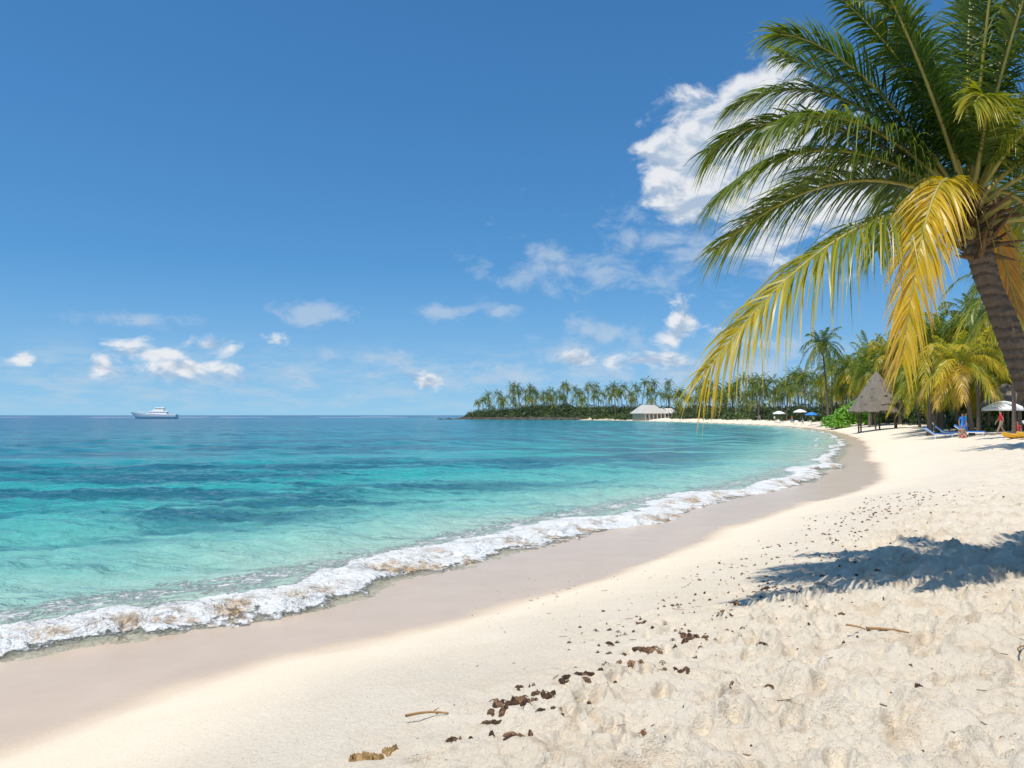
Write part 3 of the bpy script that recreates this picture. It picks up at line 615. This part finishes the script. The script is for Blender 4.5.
# ---------------------------------------------------------------- people
skin=simple('skin',(.42,.24,.15),.55,.08); hair=simple('hair',(.03,.02,.015),.6,.2)
def person(loc,rot,top,bottom,pose='stand',s=1.0):
    hipz=.42 if pose=='sit' else .93
    st=.16 if pose=='walk' else .0
    V=[(0,0,hipz),(0,0,hipz+.22),(0,0,hipz+.42),(0,0,hipz+.56),(0,.01,hipz+.64),(0,.015,hipz+.73),(0,.01,hipz+.80)]
    Rr=[.13,.115,.13,.055,.075,.088,.05]; E=[(i,i+1) for i in range(6)]
    for sg in (-1,1):
        b0=len(V); sw=sg*st
        V+= [(sg*.17,0,hipz+.50),(sg*.23,-.02+sw*.6,hipz+.24),(sg*.22,.09+sw*1.0,hipz+.0),(sg*.21,.12+sw*1.1,hipz-.09)]; Rr+=[.06,.045,.032,.03]; E+=[(2,b0),(b0,b0+1),(b0+1,b0+2),(b0+2,b0+3)]
        for fx in range(5):
            V.append((sg*(.21-.012*(fx-2)),.115+sw*1.1+.016*(fx-2),hipz-.17-.012*(fx in(1,2,3)))); Rr.append(.009); E.append((b0+3,len(V)-1))
        l0=len(V)
        if pose=='sit': V+=[(sg*.1,.02,hipz-.02),(sg*.13,.42,hipz+.04),(sg*.13,.52,.1),(sg*.13,.68,.04)]
        else: V+=[(sg*.10,0,hipz-.08),(sg*.11,.03-sw*.8,.50),(sg*.11,-.02-sw*1.9,.10+.05*(sw>0)),(sg*.12,.13-sw*1.9,.04)]
        Rr+=[.095,.06,.042,.035]; E+=[(0,l0),(l0,l0+1),(l0+1,l0+2),(l0+2,l0+3)]
    me=bpy.data.meshes.new('body'); me.from_pydata(V,E,[]); ob=bpy.data.objects.new('person',me); sc.collection.objects.link(ob)
    ob.modifiers.new('skin','SKIN'); 
    for i,r in enumerate(Rr): me.skin_vertices[0].data[i].radius=(r,r*(.72 if i in(0,1,2) else 1))
    me.skin_vertices[0].data[0].use_root=True
    ob.modifiers.new('sub','SUBSURF').levels=2
    dg=bpy.context.evaluated_depsgraph_get(); dg.update(); m2=bpy.data.meshes.new_from_object(ob.evaluated_get(dg)); ob.modifiers.clear(); ob.data=m2
    m2.materials.clear()
    for m in (skin,top,bottom,hair): m2.materials.append(m)
    for p in m2.polygons:
        x_,y_,z_=p.center; p.use_smooth=True; zz=z_-hipz
        if zz>.70 and (y_<.03 or zz>.78): k=3
        elif zz>.57: k=0
        elif zz>.10 and (abs(x_)<.2 or zz>.34): k=1
        elif abs(x_)>.185: k=0
        elif (zz>-.38 and pose!='sit') or (pose=='sit' and y_<.35 and zz>-.2): k=2
        else: k=0
        p.material_index=k
    f=MB(); ball(f,(0,.105,hipz+.715),.014,0,6,5); 
    for sg in (-1,1): ball(f,(sg*.03,.092,hipz+.735),.010,1,6,5); ball(f,(sg*.087,.01,hipz+.72),.02,0,6,5,(.4,.8,1.3))
    ball(f,(0,.094,hipz+.675),.018,2,6,5,(1.2,.4,.35)); part(f,'face',ob,[skin,hair,cr],True)
    ob.location=loc; ob.rotation_euler=(0,0,rot); ob.scale=(s,)*3
for x,y,ro,tp_,bt,po in [(32.5,57.5,2.6,cb,cb,'stand'),(34.2,55.8,1.2,cr,ck,'walk'),(33.0,58.0,4.0,cg,cb,'stand'),(31.6,56.0,2.9,skin,cr,'sit'),(35.6,56.2,2.9,cr,ck,'sit'),(45.5,84,2,cw,cb,'stand'),(62,170,1,cb,ck,'walk'),(66,188,2,cr,cb,'stand'),(67.5,205,3,cw,ck,'stand'),(69,222,3,skin,cb,'walk')]:
    person((x,y,gh(x,y)-(.0 if po!='sit' else .3)),ro,tp_,bt,po)

# ---------------------------------------------------------------- beach debris
def flake(x,y,r,n,sw,spr=.6,hs_=1):
    for i in range(n):
        a=rng.uniform(0,6.28); px=x+rng.normal(0,r*spr); py=y+rng.normal(0,r*spr*.7); z=near_h(px,py)-.004; k,m=10,4
        q=np.linspace(0,2*np.pi,k,endpoint=False); ra=r*rng.uniform(.2,.6)*(.45+1.0*rng.random(k)); asp=rng.uniform(.3,.7); rings=[]
        for j,(f_,hh) in enumerate([(1,-.004),(.8,.010),(.4,.016),(.02,.013)]):
            qx,qy=f_*ra*np.cos(q),f_*ra*asp*np.sin(q)
            rings.append(np.stack([px+qx*math.cos(a)-qy*math.sin(a),py+qx*math.sin(a)+qy*math.cos(a),z+hs_*hh*(.7+.6*rng.random(k))*min(1.6,r/.05)],1))
        i0=np.arange(3)[:,None]*k; jj=np.arange(k)[None]; j2=(jj+1)%k; sw.add(np.array(rings),np.stack([i0+jj,i0+j2,i0+k+j2,i0+k+jj],-1).reshape(-1,4),0,rng.random())
        if r>.03 and rng.random()<.7:
            aa=rng.uniform(0,6.28); l=r*rng.uniform(.6,1.5); qq=np.linspace(-.5,.5,6); sw.tube(np.stack([px+l*qq*math.cos(aa),py+l*qq*math.sin(aa)+.15*l*np.sin(qq*7),z+.012+.01*np.cos(qq*5)],1),.003,4,0,rng.random())
sw=MB()
for x,y,r,n in [(1.02,6.2,.10,14),(1.45,6.6,.09,12),(.38,5.5,.07,7),(-.02,4.9,.10,10),(.06,5.02,.08,9),(.2,5.15,.08,8),(.06,5.4,.05,3),(-.12,4.7,.065,6),(-.3,4.5,.06,6),(.85,5.8,.09,9),(.55,5.7,.08,7),(1.85,5.9,.065,4),(2.3,4.65,.06,3),(1.2,7.5,.07,6),(1.85,7.2,.06,5),(.0,4.45,.08,10),(.25,4.75,.06,6),(1.15,5.5,.055,4),(.8,6.6,.055,4),(2.7,6.6,.05,3),(1.6,5.0,.055,3),(.75,4.5,.05,3),(2.2,7.9,.07,6),(2.7,8.6,.07,6),(1.6,8.2,.05,4),(.5,5.05,.045,4),(.65,5.3,.04,3),(1.3,4.9,.035,2),(2.0,5.3,.035,2)]: flake(x,y,r,n,sw,.75)
for i in range(900):
    u=rng.uniform(0,1)**1.1; x=.9+u*9; y=6.3+u*14+rng.normal(0,.7+u*1.2); s,_=sdf(np.array([x]),np.array([y]))
    if s[0]>4.6: flake(x+rng.normal(0,.5),y,rng.uniform(.012,.05)*(1+u*.6),1,sw)
for i in range(1300): flake(rng.uniform(-.6,8),rng.uniform(3.8,13),rng.uniform(.006,.026),1,sw)
for i in range(120):   # little twigs
    x,y=rng.uniform(.2,6),rng.uniform(4,11); aa=rng.uniform(0,6.28); l=rng.uniform(.03,.12); z=near_h(x,y)+.006; qq=np.linspace(-.5,.5,5); sw.tube(np.stack([x+l*qq*math.cos(aa),y+l*qq*math.sin(aa),z+0*qq],1),.0025,4,0,rng.uniform(.6,1))
swm,t,b,o=newmat('dry_seaweed'); t.l.new(t.cramp(t.attr('tint'),[(0,(.035,.018,.012)),(.6,(.09,.045,.022)),(1,(.30,.17,.08))]),b.inputs['Base Color']); b.inputs['Roughness'].default_value=.8
sw.build('seaweed',[swm],smooth=False)
dw=simple('driftwood',(.42,.24,.09),.8,.3,20)
def stick(x,y,l,a,r,bend=.05):
    m=MB(); q=np.linspace(0,1,9); P=np.array([(x+l*(k-.5)*math.cos(a)-bend*l*3*math.sin(k*3)*math.sin(a),y+l*(k-.5)*math.sin(a)+bend*l*3*math.sin(k*3)*math.cos(a),0) for k in q])
    z=max(near_h(p[0],p[1]) for p in P[::2])+r; P[:,2]=z; m.tube(P,r*(1-.5*q)+.002,7); m.tube([P[5],P[5]+np.array([.04,.05,.01])],np.array([r*.6,.002]),5); m.build('driftwood_stick',[dw])
stick(-.52,4.95,.26,.15,.007); stick(2.75,5.9,.28,-.45,.009); stick(2.6,6.1,.16,-1.0,.006); stick(3.3,5.2,.2,.8,.005)
cs=MB(); flake(-.80,4.42,.10,9,cs,.45,1.3); flake(-.68,4.5,.07,5,cs,.4,1.3)
cs.build('dried_sponge',[simple('sponge',(.50,.32,.13),.95,.35,25,bump=.01)],smooth=False)
